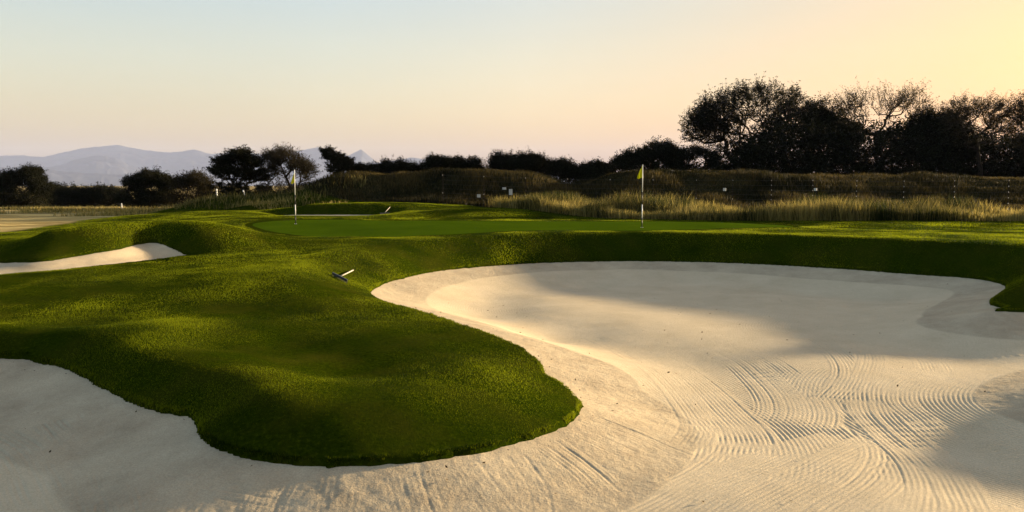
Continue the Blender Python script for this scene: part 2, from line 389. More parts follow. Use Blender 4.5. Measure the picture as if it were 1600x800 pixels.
up = [  # pixel, pixel, height: grass away from the faces
 # hollow along the tongue between the two bunkers, a ridge running to its tip
 (590,530,-.71),(540,530,-.72),(480,530,-.69),(620,550,-.76),(560,560,-.74),(660,560,-.77),(715,582,-.70),
 (770,592,-.52),(720,605,-.62),(820,602,-.62),(660,615,-.70),(600,610,-.72),(520,590,-.73),
 (430,545,-.67),(380,540,-.63),(470,500,-.63),(420,500,-.60),(560,500,-.66),(500,478,-.57),
 (330,545,-.62),(220,528,-.60),(120,512,-.57),(0,505,-.57),
 (350,500,-.55),(200,500,-.56),(60,490,-.54),(0,470,-.46),(120,462,-.42),(240,458,-.42),(60,450,-.42),(380,475,-.51),(300,470,-.47),
 (430,455,-.48),(470,452,-.46),(380,440,-.42),(250,435,-.36),(330,415,-.31),
 (440,435,-.42),(490,415,-.28),(430,412,-.26),(520,406,-.20),
 (400,398,-.20),(460,399,-.24),(520,398,-.24),(480,379,-.08),(420,382,-.10),(560,380,-.08),
 (640,380,-.05),(700,375,-.03),(640,370,-.04),(540,370,-.06),(430,370,-.08),
 # green
 (463,350,-.03),(560,352,.0),(560,346,.02),(700,356,.02),(700,346,.04),(850,356,.04),(850,348,.05),(1003,355.5,.06),(1003,348,.04),(1150,358,.06),(1150,350,.03),(1300,350,.0),(1300,360,.04),(1450,362,.02),(1450,352,-.02),(1590,365,.02),(1590,352,-.02),(1720,352,-.02),(1740,375,.0),
 (1250,352,-.06),(1280,354,-.06),
 # left fairway and the mounds behind the green
 (40,346,-.62),(100,339,-.62),(10,353,-.56),(150,336,-.62),(380,362,-.1),(300,358,-.05),(330,346,.0),(250,345,-.12),(130,352,-.25),(40,358,-.34),(-40,360,-.38),
 (440,317,.38),(400,314,.52),(350,315,.45),(300,320,.25),(240,327,.0),(190,338,-.22),(380,325,.30),(340,330,.15),(390,336,.02),(300,338,.0),
 (640,320,.45),(700,326,.33),(760,333,.2),(800,338,.08),(650,332,.2),(640,340,.02),(700,338,.1),(520,342.5,.0),(440,342.5,-.02),(600,342.5,.0),
]
gp0 = np.array(gp)
for q in up:
    w_ = P(*q)
    if np.hypot(gp0[:, 0]-w_[0], gp0[:, 1]-w_[1]).min() > (.75 if w_[1] < 28 else 1.2): addg(w_)
for q in [(20,30,-.05),(24,22,0),(22,15,-.15),(20,10,-.3),(20,4,-.2),(12,1.5,-.1),(6,.5,-.1),(0,-.2,-.12),(-6,.5,-.1),(-13,2,-.1),(-16,7,-.3),(-15,13,-.4),(-20,20,-.2),(-18,28,-.2),
          (10.5,9.7,-.5),(9.0,9.6,-.58),(13.5,9.6,-.45),(0,-6,-.1),(12,-6,-.1),(-12,-6,-.1)]: addg(q)
for a in np.linspace(0, 2*math.pi, 40, endpoint=False):      # ring where the hand-shaped part meets the surrounding land
    for rr in (1.0, 1.12):
        x, y = 34*rr*math.sin(a), 26+32*rr*math.cos(a)*(1 if math.cos(a) < 0 else .94)
        addg((x, y, float(base(x, y))))
gp = np.array(gp); gv = np.array(gv)
tps_raw = TPS(gp, gv-base(gp[:, 0], gp[:, 1]), 5e-2)
C_near = CubicFn(tps_raw, -13.5, 17.5, 2, 27.5, .11); C_far = CubicFn(tps_raw, -38, 38, -10, 60, .3)
def tps_g(x, y):
    out = C_far(x, y); k = (x > -13.5) & (x < 17.5) & (y > 2) & (y < 27.5)
    # ease from the fine lookup to the coarse one
    e = np.minimum.reduce([x+13.5, 17.5-x, y-2, 27.5-y])
    if k.any(): w = sstep(0, 1, e[k]); out[k] = out[k]*(1-w)+C_near(x[k], y[k])*w
    return out
def tp_w(x, y):
    r = np.hypot(x/36.5, (y-26)/np.where(y > 26, 32.5, 35)); return 1-sstep(.92, 1.0, r)
def turf_h(x, y):                      # grass surface ignoring the cut of the bunkers
    x = np.asarray(x, float); y = np.asarray(y, float); z = base(x, y); w = tp_w(x, y); k = w > 0
    if k.any():
        r = np.zeros(x.shape); r[k] = tps_g(x[k], y[k]); z = z+r*w
    return z
# sand surfaces
def sand_fit(poly, sd, prof, floor_pts):
    n = outward(poly); 
    if sd(poly[3:4, 0]+n[3:4, 0]*.05, poly[3:4, 1]+n[3:4, 1]*.05)[0] < 0: n = -n
    p, v = [], []; acc = 1e9
    for i in range(len(poly)):
        if i: acc += np.linalg.norm(poly[i, :2]-poly[i-1, :2])
        if acc < .45: continue
        acc = 0; x, y, z = poly[i, :3]; p.append((x, y)); v.append(z)
        for d, dz in prof:
            q = (x-n[i, 0]*d, y-n[i, 1]*d)
            if sd(np.array([q[0]]), np.array([q[1]]))[0] < -.85*d: p.append(q); v.append(z+dz)
    for q in floor_pts: p.append(q[:2]); v.append(q[2])
    return TPS(np.array(p), np.array(v), 3e-3)
fl = []
for x in np.arange(-11, 16, 1.3):
    for y in np.arange(4, 25, 1.3):
        d = float(sdf_main(np.array([x]), np.array([y]))[0])
        if d < -2.1: fl.append((x, y, -1.2+.03*math.sin(x*1.1+y*.7)))
tps_s = CubicFn(sand_fit(EF, sdf_main, ((.4, -.09), (1.0, -.21)), fl), -14, 18, 1.4, 27.2, .11)
tps_l = sand_fit(LBF, sdf_left, (), [])
tps_m = sand_fit(MBF, sdf_mid, (), [])

G_main = GridFn(sdf_main, -14, 18, 1, 28, .09)
G_left = GridFn(sdf_left, -18, -5, 15, 28, .06)
G_mid = GridFn(sdf_mid, -16, -4, 40, 50, .08)
def ragged(x, y): return .045*fbm(x*2.2, y*2.2, 3)+.04*vnoise(x*10, y*10)+.018*vnoise(x*27, y*27)
def near_box(x, y, b): return (x > b[0]) & (x < b[1]) & (y > b[2]) & (y < b[3])
BOX = [(-13.9, 17.9, 1.1, 27.9), (-17.9, -5.1, 15.1, 27.9), (-15.9, -4.1, 40.1, 49.9)]
def bunker_u(x, y):                    # distance outside the nearest bunker edge
    u = np.full(np.shape(x), 9.0)
    for g, b in zip((G_main, G_left, G_mid), BOX):
        k = near_box(x, y, b); u[k] = np.minimum(u[k], g(x[k], y[k]))
    return u
def ground_h(x, y):
    x = np.asarray(x, float); y = np.asarray(y, float)
    z = turf_h(x, y); u = bunker_u(x, y); k = u < .2
    uu = u.copy(); uu[k] += ragged(x[k], y[k])
    # fine lumps in the turf
    z = z+.012*fbm(x*1.7, y*1.7, 3)*(1-sstep(30, 45, y))*(u > 0)
    z = z+np.where(uu < 0, np.maximum(uu*2.6, -.55), 0)
    return z
def gz(x, y): return float(ground_h(np.array([x]), np.array([y]))[0])

def axis(lo, hi, h, far_lo, far_hi, g=1.06):
    a = list(np.arange(lo, hi+h*.5, h)); s = h; v = hi
    while v < far_hi: s *= g; v += s; a.append(min(v, far_hi))
    s = h; v = lo; b = []
    while v > far_lo: s *= g; v -= s; b.append(max(v, far_lo))
    return np.array(b[::-1]+a)
xs = axis(-10, 12.5, .06, -15000, 15000, 1.05)
ys = np.concatenate([axis(3, 12, .05, -2500, 12.0, 1.12)[:-1], 12+np.cumsum(np.r_[0, np.minimum(.05*1.004**np.arange(480), .16)])])
yl = list(ys); s = .16
while yl[-1] < 23500: s *= 1.05 if yl[-1] > 66 else 1.0; yl.append(min(yl[-1]+s, 23500))
ys = np.array(yl)
X, Y = np.meshgrid(xs, ys, indexing='ij')
Z = ground_h(X, Y)
u_all = bunker_u(X, Y)
# land-cover masks: mown grass, rough, straw field
def field_m(x, y):
    e = 41+.9*np.maximum(-x-11, 0)*.0+1.2*vnoise(x*.15, y*.15)
    return np.maximum(sstep(31, 33, y)*sstep(.4, -.6, x-np.interp(y, [33, 51, 75, 96], [-20.3, -23.5, -28, -33])+1.2*vnoise(x*.3, y*.3))*(1-sstep(84, 98, y)), .75*sstep(110, 220, y))
def rough_m(x, y):
    edge = np.interp(x, [-200, -20, -13, -8, -3, 0, 4, 8, 20, 28, 60], [96, 70, 55, 53, 51, 43.5, 37.5, 35.6, 34.6, 34.3, 34])
    e = edge+.8*vnoise(x*.4, y*.4); m = sstep(e, e+.5, y)
    side = sstep(27, 30, np.hypot(x, (y-20)*.9))*(y < 34)
    return np.maximum(m, side*.6)
ground = grid_mesh('ground', X, Y, Z, u_all > -.45, M_TURF, {'rough_mask': rough_m(X, Y), 'field_mask': field_m(X, Y)})
tag(ground, kind='structure')

# putting green: its own closely mown sheet
GP = catmull([P(395,351,-.02)[:2],P(420,346.5,0)[:2],P(500,344,.02)[:2],P(640,343.5,.05)[:2],P(800,345,.06)[:2],P(1000,345.5,.04)[:2],P(1180,347,.03)[:2],P(1240,351,.03)[:2],P(1180,356,.05)[:2],P(1000,359.5,.06)[:2],P(860,360,.04)[:2],P(700,365,.02)[:2],P(560,368,-.03)[:2],P(440,361,-.06)[:2]], 8)
sdf_green = SDF(np.c_[GP, np.zeros(len(GP))])
gx = np.arange(-13, 16, .12); gy = np.arange(20, 42, .12); GX, GY = np.meshgrid(gx, gy, indexing='ij')
gu = sdf_green(GX, GY); GZ = ground_h(GX, GY)+np.clip(-gu*.06, -.05, .008)
tag(grid_mesh('putting_green', GX, GY, GZ, gu < .3, M_GREEN), kind='structure')

# sand: raked floor, rough banks round the edge
def strokes_from_px(lst, zf=-1.2): return [([P(a, b, zf)[:2] for a, b in pts], w, amp) for pts, w, amp in lst]
STROKES = strokes_from_px([
 ([(1090,535),(1165,560),(1220,600),(1245,635),(1235,665)], 1.1, .9),
 ([(1265,522),(1300,545),(1326,575),(1322,600),(1292,628)], .55, 1.3),
 ([(1345,535),(1362,560),(1350,600)], .5, .6),([(1420,545),(1450,560),(1460,580)], .6, .6),
 ([(1400,683),(1350,705),(1280,745),(1180,800),(1100,850)], .75, 1.0),
 ([(1378,690),(1385,720),(1360,760),(1300,800),(1240,840)], .6, 1.1),
 ([(1360,610),(1365,640),(1400,675),(1450,720),(1475,770),(1470,830)], .7, 1.2),
 ([(1420,690),(1480,740),(1510,800)], .5, .8),
 ([(1415,600),(1405,625),(1440,655),(1480,690)], .45, .8),
 ([(985,537),(1060,580),(1130,640),(1165,690),(1120,745),(1000,800)], .75, .8),
 ([(900,510),(970,545),(1040,600),(1090,660),(1070,710)], .5, .5),
 ([(0,640),(80,672),(130,720),(160,790),(170,840)], .6, 2.2),
 ([(-60,680),(20,720),(60,790)], .7, 2.2),
 ([(150,650),(170,690),(230,745),(330,780),(480,800)], .5, 2.0),
 ([(1000,790),(1150,740),(1250,700),(1330,680)], .6, .5),
 ([(1230,470),(1240,490)], 1.4, .5),
 ([(840,430),(1000,440),(1200,455),(1330,470),(1450,500)], .7, .5),
 ([(1300,440),(1420,450),(1480,465),(1500,490)], .6, .5),
])
nrm = outward(EF)
if sdf_main(EF[3:4, 0]+nrm[3:4, 0]*.05, EF[3:4, 1]+nrm[3:4, 1]*.05)[0] < 0: nrm = -nrm
acc = 0                                # short rake pulls away from the lip in the foreground
for i in range(1, 160):
    acc += np.linalg.norm(EF[i, :2]-EF[i-1, :2])
    if acc < .42: continue
    acc = 0; sk = RNG.uniform(-.35, .35); t = np.array([-nrm[i, 1], nrm[i, 0]])
    a = EF[i, :2]-nrm[i]*.12; b = a-nrm[i]*.55+t*sk*.5; c = b-nrm[i]*.5+t*sk
    STROKES.append(([tuple(a), tuple(b), tuple(c)], 0.46, 1.15 if 60 < i < 125 else .45))
def groove_field(X, Y):
    out = np.zeros(X.shape); cov = np.zeros(X.shape)
    for pts, w, amp in STROKES:
        p = catmull(pts, 10, False); lo = p.min(0)-w; hi = p.max(0)+w
        i0, i1 = np.searchsorted(X[:, 0], (lo[0], hi[0])); j0, j1 = np.searchsorted(Y[0], (lo[1], hi[1]))
        if i1-i0 < 2 or j1-j0 < 2: continue
        x = X[i0:i1, j0:j1]; y = Y[i0:i1, j0:j1]; best = np.full(x.shape, 9.0); sg = np.zeros(x.shape); al = np.zeros(x.shape)
        for k in range(len(p)-1):
            d = p[k+1]-p[k]; L = (d**2).sum()+1e-9; t = ((x-p[k, 0])*d[0]+(y-p[k, 1])*d[1])/L
            tt = np.clip(t, 0, 1); dx = x-p[k, 0]-tt*d[0]; dy = y-p[k, 1]-tt*d[1]; dd = np.hypot(dx, dy)
            m = dd < best; best[m] = dd[m]; sg[m] = np.sign(d[0]*dy-d[1]*dx)[m]; al[m] = ((k+tt)/(len(p)-1))[m]
        s = sg*best; wgt = (1-sstep(w*.42, w*.5, best))*sstep(0, .22, al)*(1-sstep(.84, 1, al))
        wgt = wgt*np.clip(.75+1.1*vnoise(x*1.3+w*9, y*1.3), 0, 1.2)
        jit = .006*vnoise(x*2.1, y*2.1)
        sp = .054
        tine = _tab[(np.floor((s+jit)/sp+.5).astype(int)*7+int(w*1000)) & 255, 11]
        g = -np.abs(np.cos(math.pi*(s+jit)/sp))**1.5*.0060*amp*(.35+1.1*tine)*np.clip(.8+1.0*vnoise(x*1.6, y*1.6), .3, 1.3)+.0018*amp
        wgt = np.clip(wgt, 0, 1); o = out[i0:i1, j0:j1]; out[i0:i1, j0:j1] = o*(1-wgt)+g*wgt; cov[i0:i1, j0:j1] = np.maximum(cov[i0:i1, j0:j1], wgt)
    return out, cov
sx = axis(-6, 8.5, .0145, -13.5, 17.5, 1.012)
sy = [1.5]
while sy[-1] < 27: v = sy[-1]; sy.append(v+(.05 if v < 5.5 else .0135+.0011*max(0, v-9)))
sy = np.array(sy)
SX, SY = np.meshgrid(sx, sy, indexing='ij')
SU = G_main(SX, SY); kk = SU < .35; k2 = SU < .6
SZ = np.zeros(SX.shape); SZ[k2] = tps_s(SX[k2], SY[k2])
SZ = np.where(SU > .02, SZ-(SU-.02)*1.2, SZ)
dd = -SU
warp = .05*fbm(SX*.4, SY*.4, 2)
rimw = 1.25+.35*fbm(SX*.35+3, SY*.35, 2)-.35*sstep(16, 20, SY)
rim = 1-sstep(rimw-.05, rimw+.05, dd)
grv, cov = groove_field(SX, SY)
flat = (1-rim)
conc = -np.abs(np.cos(math.pi*(dd+warp)/.056))**1.5*(.0044+.0045*(1-sstep(8, 11, SY)))*np.clip(.5+1.6*fbm(SX*.35, SY*.35, 2), .12, 1)
SZ += grv + conc*flat*(1-cov) + .010*fbm(SX*2.2, SY*2.2, 4)*(.35+.6*rim) + .0045*fbm(SX*11, SY*11, 3)*(.2+.8*rim)
SZ += flat*.004-.004
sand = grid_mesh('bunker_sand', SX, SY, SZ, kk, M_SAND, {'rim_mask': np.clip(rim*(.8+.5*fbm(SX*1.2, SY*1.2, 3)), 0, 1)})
tag(sand, kind='structure')
for nm, poly, G, tp, (x0, x1, y0, y1), h in (('far_bunker_sand', LBF, G_left, tps_l, BOX[1], .05), ('far_bunker_sand', MBF, G_mid, tps_m, BOX[2], .07)):
    a, b = np.meshgrid(np.arange(x0+.1, x1-.1, h), np.arange(y0+.1, y1-.1, h), indexing='ij'); u = G(a, b); k = u < .35; k2 = u < .6
    z = np.zeros(a.shape); z[k2] = tp(a[k2], b[k2]); z = np.where(u > .02, z-(u-.02)*1.2, z)-np.clip(-u, 0, .6)*.06+.012*fbm(a*2.5, b*2.5, 4)
    tag(grid_mesh(nm, a, b, z, k, M_SAND, {'rim_mask': np.clip(.35+fbm(a, b, 3), 0, 1)}), kind='structure')

# ------------------------------------------------------------------ mountains and haze
def mountain(prof, Yd, name, depth, seed):
    px = np.array([p[0] for p in prof], float); py = np.array([p[1] for p in prof], float)
    xx = np.linspace(px[0], px[-1], 420); top = np.interp(xx, px, py)
    top = top+(1.7*fbm(xx*.075+seed, xx*0+seed, 5))*np.clip((292-top)/20, 0, 1)
    wx = (xx-800)/F*Yd; wz = H+(290-top)/F*Yd
    ts = np.linspace(-1, 1, 61); XX, TT = np.meshgrid(wx, ts, indexing='ij')
    fall = 1-np.abs(TT)**.85
    ridge = 1-2*np.abs(fbm(XX/Yd*55+seed, TT*2.2+seed, 4))
    ZZ = (wz[:, None]+20)*fall*np.where(TT == 0, 1, .86+.14*ridge*np.clip(np.abs(TT)*6, 0, 1))-20
    ZZ = np.minimum(ZZ, (wz[:, None]+20)*np.maximum(fall, 0)**.6-20)
    YY = Yd+TT*depth
    o = grid_mesh(name, XX*YY/Yd, YY, ZZ, None, M_MTN); return tag(o, kind='structure')
M_MTN = principled("mountain_scrub", (.045, .05, .06), .95, .05, .4, .004)
mountain([(-420,262),(-300,250),(-180,244),(-90,248),(0,245),(40,243),(70,246),(95,240),(140,232),(185,227),(205,231),(230,235),(270,239),(290,237),(306,234.5),(334,241),(380,238),(420,243),(469,236),(500,231),(530,240),(545,244),(566,234),(590,254),(616,251),(641,247),(669,250),(710,263),(790,268),(900,276),(1050,285)], 19500, 'mountains', 2500, 1.3)
mountain([(-420,275),(-250,262),(-120,266),(0,263),(60,263),(95,259),(120,250),(150,244.5),(170,244),(188,249),(205,259),(250,272),(310,280),(380,288)], 16500, 'mountains', 1800, 4.1)
mountain([(-420,280),(-200,270),(-60,265),(0,262),(45,261),(90,266),(130,270),(180,273),(230,272),(280,276),(340,281),(460,288)], 13500, 'mountains', 1500, 8.7)
hz = MB(); hz.box((0, 10600, 520), 33000, 26700, 1100)
m, nt, ns, ls = new_mat("haze_air"); o = N(ns, 'ShaderNodeOutputMaterial'); v = N(ns, 'ShaderNodeVolumePrincipled')
v.inputs['Color'].default_value = (.44, .53, .84, 1); v.inputs['Density'].default_value = 3.0e-5; v.inputs['Anisotropy'].default_value = 0.0
ls.new(v.outputs[0], o.inputs['Volume'])
tag(hz.build('haze', m), kind='stuff')

# ------------------------------------------------------------------ grass blades
def blades(name, x, y, hgt, wid, mat, lean=.5, tint=None, two=False, z=None, kind='stuff', leandir=None):
    n = len(x); z = ground_h(x, y) if z is None else z
    a = RNG.uniform(0, 2*math.pi, n); wx, wy = np.cos(a)*wid/2, np.sin(a)*wid/2
    b = RNG.uniform(0, 2*math.pi, n); l = RNG.uniform(.1, 1, n)*lean*hgt
    lx, ly = np.cos(b)*l, np.sin(b)*l
    base_z = z-.01
    tint = RNG.random(n) if tint is None else tint
    if two:
        V = np.stack([np.c_[x-wx, y-wy, base_z], np.c_[x+wx, y+wy, base_z], np.c_[x+lx*.35+wx*.75, y+ly*.35+wy*.75, base_z+hgt*.6], np.c_[x+lx*.35-wx*.75, y+ly*.35-wy*.75, base_z+hgt*.6], np.c_[x+lx, y+ly, base_z+hgt]], 1).reshape(-1, 3)
        i = np.arange(n)[:, None]*5; Fc = np.concatenate([i+[0, 1, 2], i+[0, 2, 3], i+[3, 2, 4]]); T = np.repeat(tint, 5)
    else:
        V = np.stack([np.c_[x-wx, y-wy, base_z], np.c_[x+wx, y+wy, base_z], np.c_[x+lx, y+ly, base_z+hgt]], 1).reshape(-1, 3)
        Fc = np.arange(n*3).reshape(n, 3); T = np.repeat(tint, 3)
    return tag(mesh_np(name, V, Fc, mat, None, False, {'tint': T}), kind=kind)
def scatter(x0, x1, y0, y1, dens, keep):
    n = int((x1-x0)*(y1-y0)*dens); x = RNG.uniform(x0, x1, n); y = RNG.uniform(y0, y1, n); k = np.abs(x) < y*.63+4; x, y = x[k], y[k]; k = keep(x, y); return x[k], y[k]
def in_view(x, y, m=1.5): return np.abs(x) < y*.63+m
def turf_keep(x, y):
    u = bunker_u(x, y)+ragged(x, y); return (u > -.01) & in_view(x, y) & (rough_m(x, y) < .5) & (field_m(x, y) < .5)
xa, ya, ha, wa = [], [], [], []
for (y0, y1, dens, hh, ww) in ((5.5, 9, 10500, .030, .006), (9, 13, 6500, .032, .008), (13, 19, 4200, .032, .012), (19, 28, 1700, .033, .02), (28, 56, 500, .036, .034)):
    xl = -(y1*.63+1); x, y = scatter(max(xl, -34), min(-xl, 34) if y0 > 12 else 3.5, y0, y1, dens, turf_keep)
    g = sdf_green(x, y) > .3 if y0 > 18 else np.ones(len(x), bool); x, y = x[g], y[g]
    patch = .75+.9*np.clip(fbm(x*.6, y*.6, 3), -.4, .5)
    xa.append(x); ya.append(y); ha.append(hh*RNG.uniform(.45, 1.25, len(x))*patch); wa.append(np.full(len(x), ww))
# a ragged fringe over the cut edge of the sand
i = RNG.integers(0, len(EF), 42000); f = RNG.random(42000)[:, None]; e = EF[i, :2]*(1-f)+EF[(i+1) % len(EF), :2]*f
e = e+nrm[i]*RNG.uniform(-.025, .035, 42000)[:, None]; k = in_view(e[:, 0], e[:, 1]) & (e[:, 1] > 5) & (e[:, 1] < 27) & ((bunker_u(e[:, 0], e[:, 1])+ragged(e[:, 0], e[:, 1])) > -.015) & (vnoise(e[:, 0]*4, e[:, 1]*4) > -.15)
e = e[k]; xa.append(e[:, 0]); ya.append(e[:, 1]); ha.append(RNG.uniform(.010, .034, len(e))); wa.append(np.full(len(e), .007))
xa, ya, ha, wa = map(np.concatenate, (xa, ya, ha, wa))
tn = np.clip(.36+.8*fbm(xa*.8+5, ya*.8, 4)+RNG.normal(0, .17, len(xa)), 0, 1)
blades('grass', xa, ya, ha, wa, M_BLADE, .8, tn)

# tall dry grass in front of the fence and on the ridges
def tall_keep(x, y): return in_view(x, y, 4) & (rough_m(x, y) > .5) & (field_m(x, y) < .3)
x, y = scatter(-8, 32, 34, 47, 260, lambda x, y: tall_keep(x, y) & (y < np.interp(x, [-8, 0, 8, 20, 32], [55, 48, 42, 38.5, 37])) )
pt = fbm(x*.35, y*.5, 3); hh = np.clip(.74+.9*pt, .2, 1.3)*RNG.uniform(.55, 1.1, len(x))
blades('tall_grass', x, y, hh, RNG.uniform(.015, .035, len(x)), M_TALL, .55, np.clip(.42+1.1*fbm(x*.5+9, y*.6, 3)+RNG.normal(0, .2, len(x)), 0, 1), True)
x, y = scatter(-24, 40, 44, 68, 95, lambda x, y: tall_keep(x, y) & (y > np.interp(x, [-8, 0, 8, 20, 32], [44, 47, 43, 39, 38])))
hh = np.clip(.35+.5*fbm(x*.4+2, y*.4, 3), .12, .8)*RNG.uniform(.5, 1.1, len(x))
blades('dune_grass', x, y, hh, RNG.uniform(.03, .06, len(x)), M_SCRUB, .6, np.clip(.4+.9*fbm(x*.4, y*.4, 3)+RNG.normal(0, .2, len(x)), 0, 1), True)
x, y = scatter(-45, -10, 44, 75, 40, lambda x, y: in_view(x, y, 4) & (vnoise(x*.12+3, y*.4) > -.05) & (y > 50+.4*(-x-10)) )
blades('field_grass', x, y, RNG.uniform(.1, .45, len(x)), RNG.uniform(.03, .06, len(x)), M_TALL, .7, np.clip(.35+.9*fbm(x*.2, y*.5, 3)+RNG.normal(0, .2, len(x)), 0, 1), True)

# ------------------------------------------------------------------ trees
def grow(env, n_att, trunk_h, spread, seed, r0=.16, lean=(0, 0), step=.45, up_bias=.25):
    """branches reach for points scattered through the crown; thickness follows what each limb carries"""
    rg = np.random.default_rng(seed); pts = []
    while len(pts) < n_att:
        lobe = env[rg.integers(len(env))]; v = rg.normal(size=3); v /= np.linalg.norm(v); r = rg.random()**.42
        p = np.array(lobe[:3])+v*r*np.array(lobe[3:6])
        if p[2] > trunk_h*.55: pts.append(p)
    pts = np.array(pts); root = np.array([0, 0, -.15]); top = np.array([lean[0]*trunk_h, lean[1]*trunk_h, trunk_h])
    nodes = [root]; par = [-1]
    for t in np.linspace(.2, 1, 5):
        nodes.append(root+(top-root)*t+rg.normal(0, .04, 3)*spread*.3); par.append(len(nodes)-2)
    tips = []
    order = np.argsort(np.linalg.norm(pts-top, axis=1)+rg.normal(0, .5, n_att))
    dist_r = [0]*6
    for k in order:
        p = pts[k]; A = np.array(nodes); d = np.linalg.norm(A-p, axis=1)
        pen = np.where(A[:, 2] > p[2]-.05, (A[:, 2]-p[2]+.05)*1.2, 0)
        j = int(np.argmin(d+pen+.12*np.linalg.norm(A-top, axis=1)*0)); L = d[j]; ns_ = max(1, int(L/step)); prev = j; q0 = A[j]
        bend = np.array([0, 0, up_bias*L*rg.uniform(-.2, 1)])*(1 if ns_ > 1 else 0)
        for s in range(1, ns_+1):
            t = s/ns_; q = q0*(1-t)+p*t-bend*math.sin(math.pi*t)*.6+(rg.normal(0, .06, 3)*L*.4 if s < ns_ else 0)
            nodes.append(q); par.append(prev); prev = len(nodes)-1
        tips.append(prev)
    n = len(nodes); load = np.zeros(n)
    for t in tips: load[t] += 1
    for i in range(n-1, 0, -1): load[par[i]] += load[i]
    rad = r0*(load/load[0])**.47
    return np.array(nodes), np.array(par), np.maximum(rad, .008), np.array(tips)
def limb_mesh(nodes, par, rad, sides=5, minr=.0):
    i = np.arange(1, len(nodes)); a = nodes[par[i]]; b = nodes[i]; ra = np.minimum(rad[par[i]], rad[i]*1.35)[:, None]; rb = rad[i][:, None]
    t = b-a; L = np.linalg.norm(t, axis=1)[:, None]+1e-9; t /= L
    ref = np.where(np.abs(t[:, 2:3]) > .9, [[1., 0, 0]], [[0, 0, 1.]]); x = np.cross(ref, t); x /= np.linalg.norm(x, axis=1)[:, None]; y = np.cross(t, x)
    rings = []
    for (c, r, off) in ((a, ra, 0), (b+t*rb*.3, rb, 0)):
        for k in range(sides):
            w = 2*math.pi*k/sides; rings.append(c+(x*math.cos(w)+y*math.sin(w))*r)
    V = np.stack(rings, 1).reshape(-1, 3); m = len(i); o = np.arange(m)[:, None]*2*sides; Fc = []
    for k in range(sides):
        Fc.append(np.c_[o+k, o+(k+1) % sides, o+sides+(k+1) % sides, o+sides+k])
    return V, np.concatenate(Fc)
def leaf_mesh(pts, per, rad, size, seed, flat=1.0):
    rg = np.random.default_rng(seed); n = len(pts)*per; c = np.repeat(pts, per, 0)+rg.normal(0, 1, (n, 3))*rad*np.array([1, 1, flat])
    u = rg.normal(size=(n, 3)); u /= np.linalg.norm(u, axis=1)[:, None]; w = rg.normal(size=(n, 3)); w -= u*(u*w).sum(1)[:, None]; w /= np.linalg.norm(w, axis=1)[:, None]
    s = (size*rg.uniform(.5, 1.3, n))[:, None]
    V = np.stack([c-u*s, c+w*s*.42, c+u*s, c-w*s*.42], 1).reshape(-1, 3); tint = np.repeat(np.clip(np.repeat(rg.normal(.4, .25, len(pts)), per)+rg.normal(0, .2, n), 0, 1), 4)
    return V, np.arange(n*4).reshape(n, 4), tint
def add_twigs(nodes, par, rad, tips, cen, per, length, seed, up=.3, flat=1.0):
    rg = np.random.default_rng(seed); nn, pp, rr, leafs = [], [], [], []; base_n = len(nodes)
    for t in tips:
        out = nodes[t]-cen; out /= np.linalg.norm(out)+1e-9
        for k in range(per):
            d = out*.9+rg.normal(0, .65, 3)*np.array([1, 1, flat])+np.array([0, 0, up]); d /= np.linalg.norm(d); L = length*rg.uniform(.45, 1.2)
            a = nodes[t]+d*L*.5+rg.normal(0, .05, 3)*L; b = a+(d+rg.normal(0, .3, 3)+np.array([0, 0, .15]))*L*.5
            i = base_n+len(nn); nn += [a, b]; pp += [t, i]; rr += [.010, .006]
            leafs += [a, (a+b)/2, b]
    return np.concatenate([nodes, nn]), np.concatenate([par, pp]), np.concatenate([rad, rr]), np.array(leafs)
def plant(name, label, cat, px, pyb, Yd, env, n_att, trunk_h, seed, leaves, r0, lean=(0, 0), group=None, mat=None, twigs=5, base_z=None, xy=None, up_bias=.25):
    x = XD(px, Yd); z = gz(x, Yd) if base_z is None else base_z
    root = tag(empty(name, (x, Yd, z-.02)), label, cat, group)
    nodes, par, rad, tips = grow(env, n_att, trunk_h, 1, seed, r0, lean, up_bias=up_bias)
    cen = np.mean([e[:3] for e in env], 0)-np.array([0, 0, .4]); per, lr, ls_, flat, ntw, tl = (tuple(leaves)+(3, .55))[:6]; per = int(per*1.5+.5); ls_ *= .78; tl *= 1.2; ntw += 1
    nodes, par, rad, lf = add_twigs(nodes, par, rad, tips, cen, ntw, tl, seed+5, up_bias, flat)
    V, Fc = limb_mesh(nodes, par, rad, 4); mesh_np('trunk', V, Fc, M_BARK, root)
    src = lf
    V, Fc, T = leaf_mesh(src, per, lr, ls_, seed+1, flat); mesh_np('crown', V, Fc, mat or M_LEAF, root, False, {'tint': T})
    return root
def env_px(px0, pybase, Yd, z0, lobes):
    """lobes given as (px, py, half width px, half height px, depth m) -> local ellipsoids about the trunk base"""
    out = []
    for (a, b, hw_, hh_, dp) in lobes:
        c = PD(a, b, Yd); out.append((c[0]-XD(px0, Yd), RNG.uniform(-.3, .3)*dp, c[2]-z0, hw_/F*Yd, dp, hh_/F*Yd))
    return out
def tree_px(name, label, cat, px, Yd, lobes, n_att, th, seed, leaves, r0, **kw):
    if px > 960: k_ = 1.32; Yd *= k_; lobes = [(*l[:4], l[4]*k_) for l in lobes]; th *= k_; r0 *= k_; leaves = (leaves[0], leaves[1]*k_, leaves[2]*k_, leaves[3], leaves[4], leaves[5]*k_)   # the group on the far plateau
    x = XD(px, Yd); z0 = gz(x, Yd)-.02
    return plant(name, label, cat, px, 0, Yd, env_px(px, 0, Yd, z0, lobes), n_att, th, seed, leaves, r0, **kw)
